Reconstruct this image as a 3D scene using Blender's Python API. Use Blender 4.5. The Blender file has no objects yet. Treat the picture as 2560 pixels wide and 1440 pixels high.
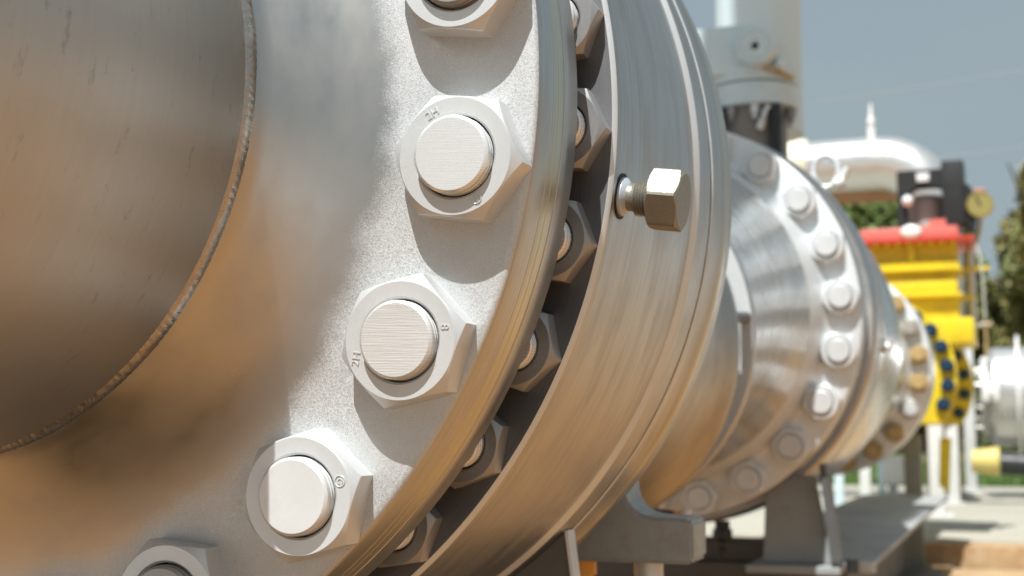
import bpy, bmesh, math, random
import numpy as np
from mathutils import Vector, Matrix

random.seed(7)
rng = np.random.default_rng(7)
PI = math.pi
S = bpy.context.scene
COL = S.collection

# ------------------------------------------------------------------ camera, sky, sun, exposure
CAM = Vector((0.55346, 0.0, -0.18017))
RT = Vector((0.936862, 0.349692, -0.002283))
UP = Vector((0.038349, -0.096248, 0.994618))
FW = Vector((-0.347590, 0.931908, 0.103581))
cd = bpy.data.cameras.new('camera')
cam = bpy.data.objects.new('camera', cd)
COL.objects.link(cam)
cam.matrix_world = Matrix(((RT.x, UP.x, -FW.x, CAM.x), (RT.y, UP.y, -FW.y, CAM.y), (RT.z, UP.z, -FW.z, CAM.z), (0, 0, 0, 1)))
cd.sensor_width = 36.0
cd.lens = 36.0 * 3403.5 / 2560.0
cd.clip_start = 0.02
cd.clip_end = 2000
cd.dof.use_dof = True
cd.dof.focus_distance = 0.70
cd.dof.aperture_fstop = 11.0
S.camera = cam

SUN_DIR = Vector((-0.02, -0.47, 0.88)).normalized()      # towards the sun
W = bpy.data.worlds.new('World')
S.world = W
W.use_nodes = True
nt = W.node_tree
bg = nt.nodes['Background']
sky = nt.nodes.new('ShaderNodeTexSky')
sky.sky_type = 'NISHITA'
sky.sun_disc = False
sky.sun_elevation = math.asin(SUN_DIR.z)
sky.sun_rotation = math.atan2(SUN_DIR.x, SUN_DIR.y)
sky.air_density = 1.0
sky.dust_density = 4.0
sky.ozone_density = 1.5
tc = nt.nodes.new('ShaderNodeTexCoord')
mp = nt.nodes.new('ShaderNodeMapping')
mp.inputs['Scale'].default_value = (1.5, 1.5, 6.0)
nz = nt.nodes.new('ShaderNodeTexNoise')
nz.inputs['Scale'].default_value = 2.2
nz.inputs['Detail'].default_value = 4.0
rp = nt.nodes.new('ShaderNodeValToRGB')
rp.color_ramp.elements[0].position = 0.35
rp.color_ramp.elements[0].color = (0.75, 0.75, 0.75, 1)
rp.color_ramp.elements[1].position = 0.75
rp.color_ramp.elements[1].color = (0.95, 0.95, 0.95, 1)
mx = nt.nodes.new('ShaderNodeMixRGB')
mx.inputs['Color2'].default_value = (2.8, 3.42, 3.66, 1)      # thin high cloud over the whole sky
nt.links.new(tc.outputs['Generated'], mp.inputs['Vector'])
nt.links.new(mp.outputs['Vector'], nz.inputs['Vector'])
nt.links.new(nz.outputs['Fac'], rp.inputs['Fac'])
nt.links.new(rp.outputs['Color'], mx.inputs['Fac'])
nt.links.new(sky.outputs['Color'], mx.inputs['Color1'])
nt.links.new(mx.outputs['Color'], bg.inputs['Color'])
bg.inputs['Strength'].default_value = 0.09

sl = bpy.data.lights.new('sun', 'SUN')
sl.energy = 5.0
sl.angle = math.radians(0.5)
sl.color = (1.0, 0.995, 0.975)
sun = bpy.data.objects.new('sun', sl)
COL.objects.link(sun)
sun.rotation_euler = (-SUN_DIR).to_track_quat('-Z', 'Y').to_euler()
S.view_settings.view_transform = 'Standard'
S.view_settings.look = 'None'
S.view_settings.gamma = 1.0
S.view_settings.use_curve_mapping = False
S.view_settings.exposure = 0.46
S.render.engine = 'CYCLES'

# ------------------------------------------------------------------ materials
def newmat(name):
    m = bpy.data.materials.new(name)
    m.use_nodes = True
    return m, m.node_tree, m.node_tree.nodes['Principled BSDF']

def N(t, kind, **kw):
    n = t.nodes.new('ShaderNode' + kind)
    for k, v in kw.items():
        setattr(n, k, v)
    return n

def math_node(t, op, a, b=None, c=None):
    n = N(t, 'Math', operation=op)
    for i, v in enumerate((a, b, c)):
        if v is None:
            continue
        if isinstance(v, (int, float)):
            n.inputs[i].default_value = v
        else:
            t.links.new(v, n.inputs[i])
    return n.outputs[0]

def noise(t, vec, scale, detail=3.0, rough=0.5):
    n = N(t, 'TexNoise')
    n.inputs['Scale'].default_value = scale
    n.inputs['Detail'].default_value = detail
    n.inputs['Roughness'].default_value = rough
    if vec is not None:
        t.links.new(vec, n.inputs['Vector'])
    return n.outputs['Fac']

def maprange(t, v, a, b, c, d):
    n = N(t, 'MapRange')
    t.links.new(v, n.inputs[0])
    for i, x in enumerate((a, b, c, d)):
        n.inputs[i + 1].default_value = x
    return n.outputs[0]

def mixcol(t, fac, c1, c2):
    n = N(t, 'MixRGB')
    if isinstance(fac, float):
        n.inputs['Fac'].default_value = fac
    else:
        t.links.new(fac, n.inputs['Fac'])
    for k, c in (('Color1', c1), ('Color2', c2)):
        if isinstance(c, tuple):
            n.inputs[k].default_value = (*c, 1)
        else:
            t.links.new(c, n.inputs[k])
    return n.outputs['Color']

def bump(t, bsdf, h, strength, dist):
    n = N(t, 'Bump')
    n.inputs['Strength'].default_value = strength
    n.inputs['Distance'].default_value = dist
    t.links.new(h, n.inputs['Height'])
    t.links.new(n.outputs['Normal'], bsdf.inputs['Normal'])

def turned_metal(name, col, rough=0.3, streak=0.5, aniso=0.6, lines=900.0, dirt=0.3, dirtcol=(0.22, 0.17, 0.12), scratch=0.0, patchy=1.0):
    """steel turned on a lathe about the local Y axis: fine rings, some stains"""
    m, t, b = newmat(name)
    co = N(t, 'TexCoord').outputs['Object']
    sp = N(t, 'SeparateXYZ')
    t.links.new(co, sp.inputs[0])
    x, y, z = sp.outputs
    ang = math_node(t, 'ARCTAN2', x, z)
    rad = math_node(t, 'SQRT', math_node(t, 'ADD', math_node(t, 'MULTIPLY', x, x), math_node(t, 'MULTIPLY', z, z)))
    cv = N(t, 'CombineXYZ')
    t.links.new(math_node(t, 'MULTIPLY', ang, 1.6), cv.inputs[0])
    t.links.new(math_node(t, 'MULTIPLY', y, lines), cv.inputs[1])
    t.links.new(math_node(t, 'MULTIPLY', rad, lines), cv.inputs[2])
    st = noise(t, cv.outputs[0], 1.0, 4.0, 0.65)
    cv2 = N(t, 'CombineXYZ')
    t.links.new(math_node(t, 'MULTIPLY', ang, 5.0), cv2.inputs[0])
    t.links.new(math_node(t, 'MULTIPLY', y, 40.0), cv2.inputs[1])
    t.links.new(math_node(t, 'MULTIPLY', rad, 40.0), cv2.inputs[2])
    blotch = noise(t, cv2.outputs[0], 1.0, 5.0, 0.6)
    fac = math_node(t, 'MULTIPLY', maprange(t, blotch, 0.45, 0.75, 0.0, 1.0), dirt)
    c = mixcol(t, fac, col, dirtcol)
    c = mixcol(t, maprange(t, st, 0.3, 0.7, 0.0, 0.35 * streak), c, tuple(0.55 * v for v in col))
    if scratch > 0:
        cv3 = N(t, 'CombineXYZ')
        t.links.new(math_node(t, 'MULTIPLY', ang, 9.0), cv3.inputs[0])
        t.links.new(math_node(t, 'MULTIPLY', y, 130.0), cv3.inputs[1])
        t.links.new(math_node(t, 'MULTIPLY', rad, 60.0), cv3.inputs[2])
        sc = noise(t, cv3.outputs[0], 1.0, 6.0, 0.72)
        c = mixcol(t, maprange(t, sc, 0.60, 0.74, 0.0, scratch), c, (0.10, 0.085, 0.07))
    t.links.new(c, b.inputs['Base Color'])
    b.inputs['Metallic'].default_value = 1.0
    t.links.new(math_node(t, 'ADD', maprange(t, blotch, 0.3, 0.7, rough - 0.05 * patchy, rough + 0.08 * patchy), maprange(t, st, 0.3, 0.7, -0.04 * streak, 0.06 * streak)), b.inputs['Roughness'])
    b.inputs['Anisotropic'].default_value = aniso
    tg = N(t, 'Tangent', direction_type='RADIAL', axis='Y')
    t.links.new(tg.outputs[0], b.inputs['Tangent'])
    if streak > 0:
        bump(t, b, st, 0.12 * streak, 0.0006)
    return m

def blasted(name, col, metallic=0.24, rough=0.42, grain=1.15, spots=0.25):
    """shot-blasted, silver-coated steel with a fine glittering grain"""
    m, t, b = newmat(name)
    co = N(t, 'TexCoord').outputs['Object']
    g = noise(t, co, 1600.0, 3.0, 0.8)
    g2 = noise(t, co, 45.0, 5.0, 0.6)
    g3 = noise(t, co, 420.0, 1.0, 0.5)
    v = N(t, 'TexVoronoi')
    v.inputs['Scale'].default_value = 1400.0
    t.links.new(co, v.inputs['Vector'])
    sp = N(t, 'SeparateColor')
    t.links.new(v.outputs['Color'], sp.inputs[0])
    c = mixcol(t, maprange(t, g2, 0.35, 0.7, 0.0, 0.4), col, tuple(0.80 * q for q in col))
    c = mixcol(t, maprange(t, g, 0.38, 0.60, 0.24 * grain, 0.0), c, tuple(0.45 * q for q in col))
    c = mixcol(t, maprange(t, sp.outputs[0], 0.0, 1.0, 0.0, 0.14 * grain), c, tuple(0.55 * q for q in col))
    c = mixcol(t, maprange(t, g3, 0.71, 0.77, 0.0, spots), c, (0.12, 0.10, 0.08))
    t.links.new(c, b.inputs['Base Color'])
    t.links.new(maprange(t, sp.outputs[1], 0.0, 1.0, max(0.0, metallic - 0.2 * grain), metallic + 0.3 * grain), b.inputs['Metallic'])
    t.links.new(maprange(t, sp.outputs[2], 0.0, 1.0, rough - 0.12 * grain, rough + 0.12 * grain), b.inputs['Roughness'])
    bump(t, b, g, 0.30 * grain ** 1.5, 0.0005)
    return m

def linear_brushed(name, col, direction, rough=0.32, strength=0.6, metallic=0.85):
    m, t, b = newmat(name)
    co = N(t, 'TexCoord').outputs['Object']
    mp_ = N(t, 'Mapping')
    mp_.inputs['Rotation'].default_value = (0, direction, 0)
    mp_.inputs['Scale'].default_value = (40.0, 40.0, 1500.0)
    t.links.new(co, mp_.inputs['Vector'])
    s = noise(t, mp_.outputs[0], 1.0, 3.0, 0.6)
    c = mixcol(t, maprange(t, s, 0.35, 0.7, 0.0, 0.5 * strength), col, tuple(0.6 * v for v in col))
    t.links.new(c, b.inputs['Base Color'])
    b.inputs['Metallic'].default_value = metallic
    t.links.new(maprange(t, s, 0.3, 0.7, rough - 0.06, rough + 0.1), b.inputs['Roughness'])
    bump(t, b, s, 0.4 * strength, 0.0006)
    return m

def painted(name, col, rough=0.45, var=0.2, scale=14.0, dirtcol=(0.16, 0.10, 0.05), dirt=0.0, metallic=0.0, bumpy=0.08, coat=0.0):
    m, t, b = newmat(name)
    co = N(t, 'TexCoord').outputs['Object']
    n1 = noise(t, co, scale, 5.0, 0.6)
    n2 = noise(t, co, scale * 3.1, 4.0, 0.65)
    c = mixcol(t, maprange(t, n1, 0.3, 0.7, 0.0, var), col, tuple(0.6 * v for v in col))
    if dirt > 0:
        c = mixcol(t, maprange(t, n2, 0.50, 0.72, 0.0, dirt), c, dirtcol)
    t.links.new(c, b.inputs['Base Color'])
    b.inputs['Metallic'].default_value = metallic
    t.links.new(maprange(t, n2, 0.3, 0.7, rough - 0.08, rough + 0.1), b.inputs['Roughness'])
    if coat:
        b.inputs['Coat Weight'].default_value = coat
    bump(t, b, n2, bumpy, 0.004)
    return m

def ground_mat(name, c1, c2, c3, s1=1.3, s2=22.0, bumpd=0.01, rough=0.9):
    m, t, b = newmat(name)
    co = N(t, 'TexCoord').outputs['Object']
    a = noise(t, co, s1, 6.0, 0.6)
    d = noise(t, co, s2, 5.0, 0.7)
    c = mixcol(t, maprange(t, a, 0.35, 0.65, 0.0, 1.0), c1, c2)
    c = mixcol(t, maprange(t, d, 0.45, 0.7, 0.0, 0.7), c, c3)
    t.links.new(c, b.inputs['Base Color'])
    b.inputs['Roughness'].default_value = rough
    bump(t, b, d, 0.5, bumpd)
    return m

M = {}
M['pipe'] = turned_metal('brushed_pipe_steel', (0.50, 0.485, 0.455), rough=0.48, streak=0.22, aniso=0.0, lines=300.0, dirt=0.05, dirtcol=(0.26, 0.22, 0.17), scratch=0.55, patchy=0.1)
M['hub'] = turned_metal('polished_hub_steel', (0.47, 0.46, 0.435), rough=0.32, streak=0.05, aniso=0.0, lines=300.0, dirt=0.2, dirtcol=(0.25, 0.20, 0.15))
M['rim'] = turned_metal('turned_rim_steel', (0.54, 0.54, 0.53), rough=0.33, streak=1.0, aniso=0.6, lines=700.0, dirt=0.3, scratch=0.18)
M['body'] = turned_metal('turned_body_steel', (0.48, 0.48, 0.472), rough=0.36, streak=1.0, aniso=0.6, lines=420.0, dirt=0.3, scratch=0.22)
M['polish'] = turned_metal('polished_steel', (0.60, 0.60, 0.59), rough=0.24, streak=0.0, aniso=0.2, lines=260.0, dirt=0.15)
M['cover'] = turned_metal('machined_cover_face', (0.20, 0.205, 0.215), rough=0.5, streak=1.0, aniso=0.3, lines=900.0, dirt=0.2)
M['bright'] = turned_metal('bright_chamfer_steel', (0.80, 0.80, 0.78), rough=0.30, streak=0.2, aniso=0.0, lines=500.0, dirt=0.0)
M['weld'] = painted('weld_metal', (0.50, 0.46, 0.41), rough=0.30, var=0.6, scale=120.0, metallic=1.0, bumpy=0.15)
M['tail'] = turned_metal('dull_tail_steel', (0.40, 0.385, 0.36), rough=0.40, streak=0.2, aniso=0.2, lines=260.0, dirt=0.2)
M['gasket'] = turned_metal('yellowish_gasket_ring', (0.60, 0.575, 0.47), rough=0.34, streak=1.0, aniso=0.4, lines=600.0, dirt=0.1)
M['clad'] = painted('aluminium_cladding', (0.68, 0.68, 0.67), rough=0.34, var=0.12, scale=3.0, metallic=0.75, bumpy=0.03)
M['tangasket'] = painted('spiral_gasket', (0.62, 0.56, 0.40), rough=0.4, var=0.3, scale=90.0, metallic=0.5)
M['face'] = blasted('blasted_flange_face', (0.61, 0.63, 0.63), spots=0.15)
def overspray(name, inner, outer, r0, r1, dy):
    """coating fading out over bare metal: the two surfaces mixed by distance from the axis, with a ragged edge"""
    m = inner.copy()
    m.name = name
    t = m.node_tree
    out = [n for n in t.nodes if n.type == 'OUTPUT_MATERIAL'][0]
    b1 = [n for n in t.nodes if n.type == 'BSDF_PRINCIPLED'][0]
    m2 = {}
    for n in outer.node_tree.nodes:
        if n.type == 'OUTPUT_MATERIAL': continue
        q = t.nodes.new(n.bl_idname)
        for pr in n.bl_rna.properties:
            if not pr.is_readonly and pr.identifier in ('operation', 'blend_type', 'noise_dimensions', 'feature', 'mode', 'direction_type', 'axis'):
                setattr(q, pr.identifier, getattr(n, pr.identifier))
        for i_, ip in enumerate(n.inputs):
            if hasattr(ip, 'default_value'):
                try: q.inputs[i_].default_value = ip.default_value
                except Exception: pass
        m2[n] = q
    for l in outer.node_tree.links:
        if l.from_node in m2 and l.to_node in m2:
            fi = list(l.from_node.outputs).index(l.from_socket)
            ti = list(l.to_node.inputs).index(l.to_socket)
            t.links.new(m2[l.from_node].outputs[fi], m2[l.to_node].inputs[ti])
    b2 = [q for n, q in m2.items() if n.type == 'BSDF_PRINCIPLED'][0]
    co = N(t, 'TexCoord').outputs['Object']
    sp = N(t, 'SeparateXYZ')
    t.links.new(co, sp.inputs[0])
    x, y, z = sp.outputs
    rad = math_node(t, 'SQRT', math_node(t, 'ADD', math_node(t, 'MULTIPLY', x, x), math_node(t, 'MULTIPLY', z, z)))
    f1 = noise(t, co, 22.0, 4.0, 0.6)
    f2 = noise(t, co, 1500.0, 2.0, 0.8)
    rr = math_node(t, 'ADD', rad, math_node(t, 'ADD', maprange(t, f1, 0.3, 0.7, -0.006, 0.006), maprange(t, f2, 0.3, 0.7, -0.005, 0.005)))
    ms = N(t, 'MixShader')
    t.links.new(maprange(t, rr, r0, r1, 0.0, 1.0), ms.inputs[0])
    t.links.new(b1.outputs[0], ms.inputs[1])
    t.links.new(b2.outputs[0], ms.inputs[2])
    t.links.new(ms.outputs[0], out.inputs['Surface'])
    return m
M['hubface'] = overspray('hub_to_face_overspray', M['hub'], M['face'], 0.254, 0.266, 0)
M['nut'] = blasted('coated_nut_steel', (0.63, 0.65, 0.65), metallic=0.34, rough=0.36, grain=0.13, spots=0.0)
M['nutdark'] = blasted('dark_nut_steel', (0.36, 0.36, 0.36), metallic=0.6, rough=0.42, grain=0.3, spots=0.1)
M['studA'] = linear_brushed('stud_end_fine', (0.80, 0.82, 0.82), 1.25, rough=0.26, strength=0.3, metallic=0.45)
M['studB'] = linear_brushed('stud_end_sawn', (0.69, 0.69, 0.67), 0.30, rough=0.40, strength=1.0, metallic=0.4)
M['studC'] = blasted('stud_end_grainy', (0.71, 0.725, 0.72), metallic=0.3, rough=0.4, grain=0.22, spots=0.0)
M['silver'] = blasted('silver_coating', (0.70, 0.735, 0.745), metallic=0.35, rough=0.5, grain=0.2, spots=0.0)
M['silvernut'] = blasted('silver_nut_coating', (0.70, 0.725, 0.73), metallic=0.35, rough=0.45, grain=0.2, spots=0.0)
M['tan'] = painted('tan_protective_grease', (0.50, 0.36, 0.16), rough=0.4, var=0.5, scale=60.0)
M['bare'] = painted('bare_bolt_steel', (0.55, 0.52, 0.46), rough=0.4, var=0.3, scale=60.0, metallic=0.6)
M['galv'] = blasted('galvanised_plug', (0.30, 0.29, 0.24), metallic=0.4, rough=0.42, grain=1.0, spots=0.4)
M['white_zinc'] = painted('pale_zinc', (0.55, 0.60, 0.66), rough=0.4, var=0.2, scale=100.0, metallic=0.3)
M['hole'] = painted('dark_hole', (0.012, 0.011, 0.01), rough=0.6)
M['greypaint'] = painted('grey_steel_paint', (0.33, 0.36, 0.36), rough=0.5, var=0.3, scale=9.0, dirtcol=(0.20, 0.09, 0.03), dirt=0.25)
M['lug'] = painted('grey_lug_casting', (0.36, 0.385, 0.38), rough=0.5, var=0.3, scale=26.0, dirtcol=(0.30, 0.13, 0.03), dirt=0.22, bumpy=0.3)
M['darkplate'] = painted('dark_grey_plate', (0.10, 0.105, 0.105), rough=0.5, var=0.3, scale=25.0)
M['stemgrey'] = painted('stem_grey_brown', (0.22, 0.20, 0.18), rough=0.5, var=0.4, scale=30.0)
M['beam'] = painted('dark_skid_paint', (0.10, 0.10, 0.095), rough=0.55, var=0.4, scale=6.0, dirtcol=(0.10, 0.05, 0.02), dirt=0.4)
M['deck'] = painted('grey_deck_paint', (0.38, 0.40, 0.40), rough=0.6, var=0.3, scale=5.0, dirtcol=(0.2, 0.16, 0.11), dirt=0.4)
M['gear'] = painted('pale_blue_grey_paint', (0.58, 0.70, 0.74), rough=0.42, var=0.15, scale=12.0, dirtcol=(0.3, 0.26, 0.16), dirt=0.15)
M['greypipe'] = painted('light_grey_pipe_paint', (0.62, 0.74, 0.78), rough=0.4, var=0.15, scale=5.0)
M['white'] = painted('white_pipe_paint', (0.80, 0.80, 0.78), rough=0.35, var=0.12, scale=4.0)
M['whitepost'] = painted('white_post_paint', (0.64, 0.645, 0.62), rough=0.45, var=0.2, scale=6.0, dirtcol=(0.4, 0.34, 0.25), dirt=0.25)
M['olivepost'] = painted('olive_grey_paint', (0.24, 0.24, 0.19), rough=0.55, var=0.3, scale=8.0, dirtcol=(0.25, 0.10, 0.03), dirt=0.3)
M['cream'] = painted('cream_tape', (0.78, 0.74, 0.55), rough=0.5, var=0.15, scale=8.0)
M['yellow'] = painted('yellow_valve_paint', (0.78, 0.60, 0.02), rough=0.42, var=0.3, scale=5.0, dirtcol=(0.40, 0.24, 0.05), dirt=0.5)
M['red'] = painted('highlight_red_paint', (0.64, 0.17, 0.14), rough=0.25, var=0.2, scale=8.0, coat=0.3)  # lid's sun highlight put into a paler red
M['redlip'] = painted('red_lip_paint', (0.56, 0.05, 0.03), rough=0.35, var=0.2, scale=8.0)
M['pink'] = painted('faded_pink_plastic', (0.55, 0.26, 0.20), rough=0.45, var=0.2, scale=20.0)
M['blue'] = painted('blue_coated_nut', (0.008, 0.04, 0.085), rough=0.4, var=0.3, scale=30.0)
M['black'] = painted('black_plastic', (0.018, 0.02, 0.02), rough=0.45, var=0.3, scale=20.0)
M['label'] = painted('white_label', (0.75, 0.76, 0.74), rough=0.5, var=0.15, scale=30.0)
M['greybox'] = painted('grey_cylinder_paint', (0.40, 0.41, 0.38), rough=0.5, var=0.2, scale=14.0)
M['gauge'] = painted('brass_gauge', (0.40, 0.32, 0.10), rough=0.35, var=0.3, scale=30.0, metallic=0.4)
M['gaugeface'] = painted('gauge_face', (0.30, 0.27, 0.09), rough=0.4, var=0.3, scale=40.0)
M['paleyellow'] = painted('pale_yellow_cap', (0.62, 0.50, 0.16), rough=0.45, var=0.2, scale=10.0)
M['bolt_orange'] = painted('orange_plastic', (0.80, 0.38, 0.06), rough=0.45, var=0.2, scale=20.0)
M['soil'] = ground_mat('orange_brown_soil', (0.36, 0.175, 0.056), (0.20, 0.100, 0.036), (0.37, 0.20, 0.075), 1.6, 9.0, 0.02)
M['slab'] = ground_mat('pale_concrete', (0.38, 0.365, 0.305), (0.33, 0.315, 0.255), (0.27, 0.25, 0.20), 0.9, 40.0, 0.004)
M['fillslab'] = ground_mat('cool_fill_grey', (0.50, 0.53, 0.545), (0.44, 0.47, 0.485), (0.38, 0.405, 0.42), 0.9, 40.0, 0.004)
M['kerb'] = ground_mat('soil_stained_kerb', (0.44, 0.30, 0.16), (0.30, 0.17, 0.08), (0.52, 0.42, 0.27), 1.8, 14.0, 0.01)
M['turf'] = ground_mat('turf_earth', (0.08, 0.11, 0.03), (0.12, 0.12, 0.05), (0.05, 0.08, 0.02), 0.6, 9.0, 0.02)
M['bark'] = painted('bark', (0.10, 0.075, 0.05), rough=0.85, var=0.5, scale=12.0, bumpy=0.6)
M['undershade'] = painted('brown_underside_shade', (0.36, 0.19, 0.09), rough=0.5, var=0.3, scale=5.0, dirtcol=(0.22, 0.10, 0.04), dirt=0.4)
M['wire'] = painted('weathered_wire', (0.36, 0.38, 0.38), rough=0.6)

def leaf_mat(name, a, b_, c_):
    m, t, b = newmat(name)
    co = N(t, 'TexCoord').outputs['Object']
    n = noise(t, co, 1.6, 4.0, 0.7)
    n2 = noise(t, co, 9.0, 2.0, 0.6)
    c = mixcol(t, maprange(t, n, 0.35, 0.65, 0.0, 1.0), a, b_)
    c = mixcol(t, maprange(t, n2, 0.5, 0.7, 0.0, 0.8), c, c_)
    t.links.new(c, b.inputs['Base Color'])
    b.inputs['Roughness'].default_value = 0.6
    return m
M['leaf_green'] = leaf_mat('green_leaves', (0.13, 0.21, 0.05), (0.19, 0.23, 0.07), (0.09, 0.14, 0.04))
M['leaf_rust'] = leaf_mat('rusty_green_leaves', (0.20, 0.24, 0.08), (0.27, 0.21, 0.08), (0.16, 0.19, 0.065))
M['grass'] = leaf_mat('grass_blades', (0.07, 0.16, 0.02), (0.12, 0.17, 0.04), (0.05, 0.10, 0.02))

# ------------------------------------------------------------------ object helpers
def wloc(o):
    v = Vector((0, 0, 0))
    while o is not None:
        v = v + Vector(o.location)
        o = o.parent
    return v

def link(name, me, mats, parent=None, loc=(0, 0, 0), rot=None):
    o = bpy.data.objects.new(name, me)
    COL.objects.link(o)
    if not isinstance(mats, (list, tuple)):
        mats = [mats]
    if len(me.materials) == 0:
        for m in mats:
            me.materials.append(m)
    if parent is not None:
        o.parent = parent
        o.location = Vector(loc) - wloc(parent)
    else:
        o.location = loc
    if rot is not None:
        o.rotation_euler = rot
    return o

def tag(o, label, cat, group=None, kind=None):
    if label: o['label'] = label
    if cat: o['category'] = cat
    if group: o['group'] = group
    if kind: o['kind'] = kind
    return o

def thing(name, label, cat, loc=(0, 0, 0), group=None):
    o = bpy.data.objects.new(name, None)
    o.empty_display_size = 0.05
    COL.objects.link(o)
    o.location = loc
    return tag(o, label, cat, group)

def structure(name, me, mat, loc=(0, 0, 0)):
    o = link(name, me, mat, None, loc)
    o['kind'] = 'structure'
    return o

def finish(bm, angle=32.0, name='mesh', smooth=True):
    bmesh.ops.recalc_face_normals(bm, faces=bm.faces)
    me = bpy.data.meshes.new(name)
    bm.to_mesh(me)
    bm.free()
    if smooth:
        for p in me.polygons:
            p.use_smooth = True
        me.set_sharp_from_angle(angle=math.radians(angle))
    return me

def lathe(profile, segs=128, mats=None, cap0=False, cap1=False, axis='Y', bm=None, angle=28.0, build=True, org=(0, 0, 0)):
    """profile: (along axis, radius[, z shift]); mats: material slot of each profile span"""
    own = bm is None
    if own: bm = bmesh.new()
    rings = []
    for p in profile:
        a, r = p[0], p[1]
        dz = p[2] if len(p) > 2 else 0.0
        ring = []
        for k in range(segs):
            th = 2 * PI * k / segs
            c, s = r * math.cos(th), r * math.sin(th)
            if axis == 'Y': v = (c, a, s + dz)
            elif axis == 'X': v = (a, c, s + dz)
            else: v = (c, s, a)
            ring.append(bm.verts.new((v[0] + org[0], v[1] + org[1], v[2] + org[2])))
        rings.append(ring)
    for i in range(len(rings) - 1):
        for k in range(segs):
            f = bm.faces.new((rings[i][k], rings[i][(k + 1) % segs], rings[i + 1][(k + 1) % segs], rings[i + 1][k]))
            if mats: f.material_index = mats[i]
    if cap0: bm.faces.new(rings[0])
    if cap1:
        f = bm.faces.new(rings[-1])
        if mats: f.material_index = mats[-1]
    return finish(bm, angle) if (own and build) else bm

def box(bm, x0, x1, y0, y1, z0, z1, bev=0.0, mat=0):
    vs = [bm.verts.new(v) for v in ((x0, y0, z0), (x1, y0, z0), (x1, y1, z0), (x0, y1, z0), (x0, y0, z1), (x1, y0, z1), (x1, y1, z1), (x0, y1, z1))]
    fs = [bm.faces.new([vs[i] for i in q]) for q in ((0, 3, 2, 1), (4, 5, 6, 7), (0, 1, 5, 4), (1, 2, 6, 5), (2, 3, 7, 6), (3, 0, 4, 7))]
    for f in fs: f.material_index = mat
    if bev > 0:
        es = list({e for f in fs for e in f.edges})
        bmesh.ops.bevel(bm, geom=es, offset=bev, segments=2, affect='EDGES', profile=0.6)
    return bm

def boxmesh(x0, x1, y0, y1, z0, z1, bev=0.0):
    bm = bmesh.new()
    box(bm, x0, x1, y0, y1, z0, z1, bev)
    return finish(bm, 40)

def prism(poly, y0, y1, bev=0.0, axis='Y'):
    """polygon of (x, z) pushed along y"""
    bm = bmesh.new()
    a = [bm.verts.new((x, y0, z)) for x, z in poly]
    b = [bm.verts.new((x, y1, z)) for x, z in poly]
    n = len(poly)
    bm.faces.new(a)
    bm.faces.new(b[::-1])
    for i in range(n):
        bm.faces.new((a[i], b[i], b[(i + 1) % n], a[(i + 1) % n]))
    if bev > 0:
        bmesh.ops.recalc_face_normals(bm, faces=bm.faces)
        bmesh.ops.bevel(bm, geom=list(bm.edges), offset=bev, segments=2, affect='EDGES')
    return finish(bm, 35)

def tube(pts, r, segs=16, rads=None, bm=None, caps=True):
    own = bm is None
    if own: bm = bmesh.new()
    pts = [Vector(p) for p in pts]
    rings = []
    up = Vector((0, 0, 1))
    prev = None
    for i, p in enumerate(pts):
        d = (pts[min(i + 1, len(pts) - 1)] - pts[max(i - 1, 0)]).normalized()
        if prev is None:
            u = d.cross(up)
            if u.length < 1e-3: u = d.cross(Vector((0, 1, 0)))
            u.normalize()
        else:
            u = (prev - d * prev.dot(d)).normalized()
        prev = u
        w = d.cross(u)
        rr = rads[i] if rads else r
        rings.append([bm.verts.new(p + (u * math.cos(2 * PI * k / segs) + w * math.sin(2 * PI * k / segs)) * rr) for k in range(segs)])
    for i in range(len(rings) - 1):
        for k in range(segs):
            bm.faces.new((rings[i][k], rings[i][(k + 1) % segs], rings[i + 1][(k + 1) % segs], rings[i + 1][k]))
    if caps:
        bm.faces.new(rings[0])
        bm.faces.new(rings[-1])
    return finish(bm, 40) if own else bm

def nut_mesh(R, T, hole, washer=0.975, segs=72, depth_tan=0.85):
    """heavy hex nut, axis along Y, face towards -Y, chamfered corners"""
    ap = R * math.cos(PI / 6)
    rw = ap * washer
    bm = bmesh.new()
    def hexr(th):
        q = (th % (PI / 3)) - PI / 6
        return ap / math.cos(q)
    ths = [2 * PI * k / segs for k in range(segs)]
    def ring(rad, y): return [bm.verts.new((r * math.cos(t), y, r * math.sin(t))) for r, t in zip(rad, ths)]
    hx = [hexr(t) for t in ths]
    rings = [ring([hole] * segs, -T * 0.35), ring([hole] * segs, -T + 0.0012), ring([hole + 0.0012] * segs, -T),
             ring([rw] * segs, -T), ring([h - 0.00025 for h in hx], [None] and [0] * 0 or -T) if False else None]
    rings = rings[:4]
    def ringy(rad, ys): return [bm.verts.new((r * math.cos(t), y, r * math.sin(t))) for r, y, t in zip(rad, ys, ths)]
    rings.append(ringy([h - 0.0003 for h in hx], [-T + (h - 0.0003 - rw) * depth_tan for h in hx]))
    rings.append(ringy(hx, [-T + (h - rw) * depth_tan + 0.0004 for h in hx]))
    rings.append(ringy(hx, [0.0] * segs))
    for i in range(len(rings) - 1):
        for k in range(segs):
            bm.faces.new((rings[i][k], rings[i][(k + 1) % segs], rings[i + 1][(k + 1) % segs], rings[i + 1][k]))
    return finish(bm, 16)

def stud_mesh(r, T, out, segs=64):
    """threaded stud end: starts inside the nut and stands out by 'out'"""
    prof = [(0.0, r * 0.93)]
    n = 4
    y = -T + 0.004
    prof.append((y, r * 0.93))
    while y > -T - out + 0.0028:
        prof += [(y - 0.0006, r), (y - 0.0014, r), (y - 0.002, r * 0.955)]
        y -= 0.0026
    e = -T - out
    prof += [(e + 0.0026, r), (e + 0.0012, r * 0.995), (e + 0.0003, r * 0.945), (e, r * 0.92)]
    bm = bmesh.new()
    lathe(prof, segs, bm=bm, cap1=True)
    return finish(bm, 24)

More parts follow.
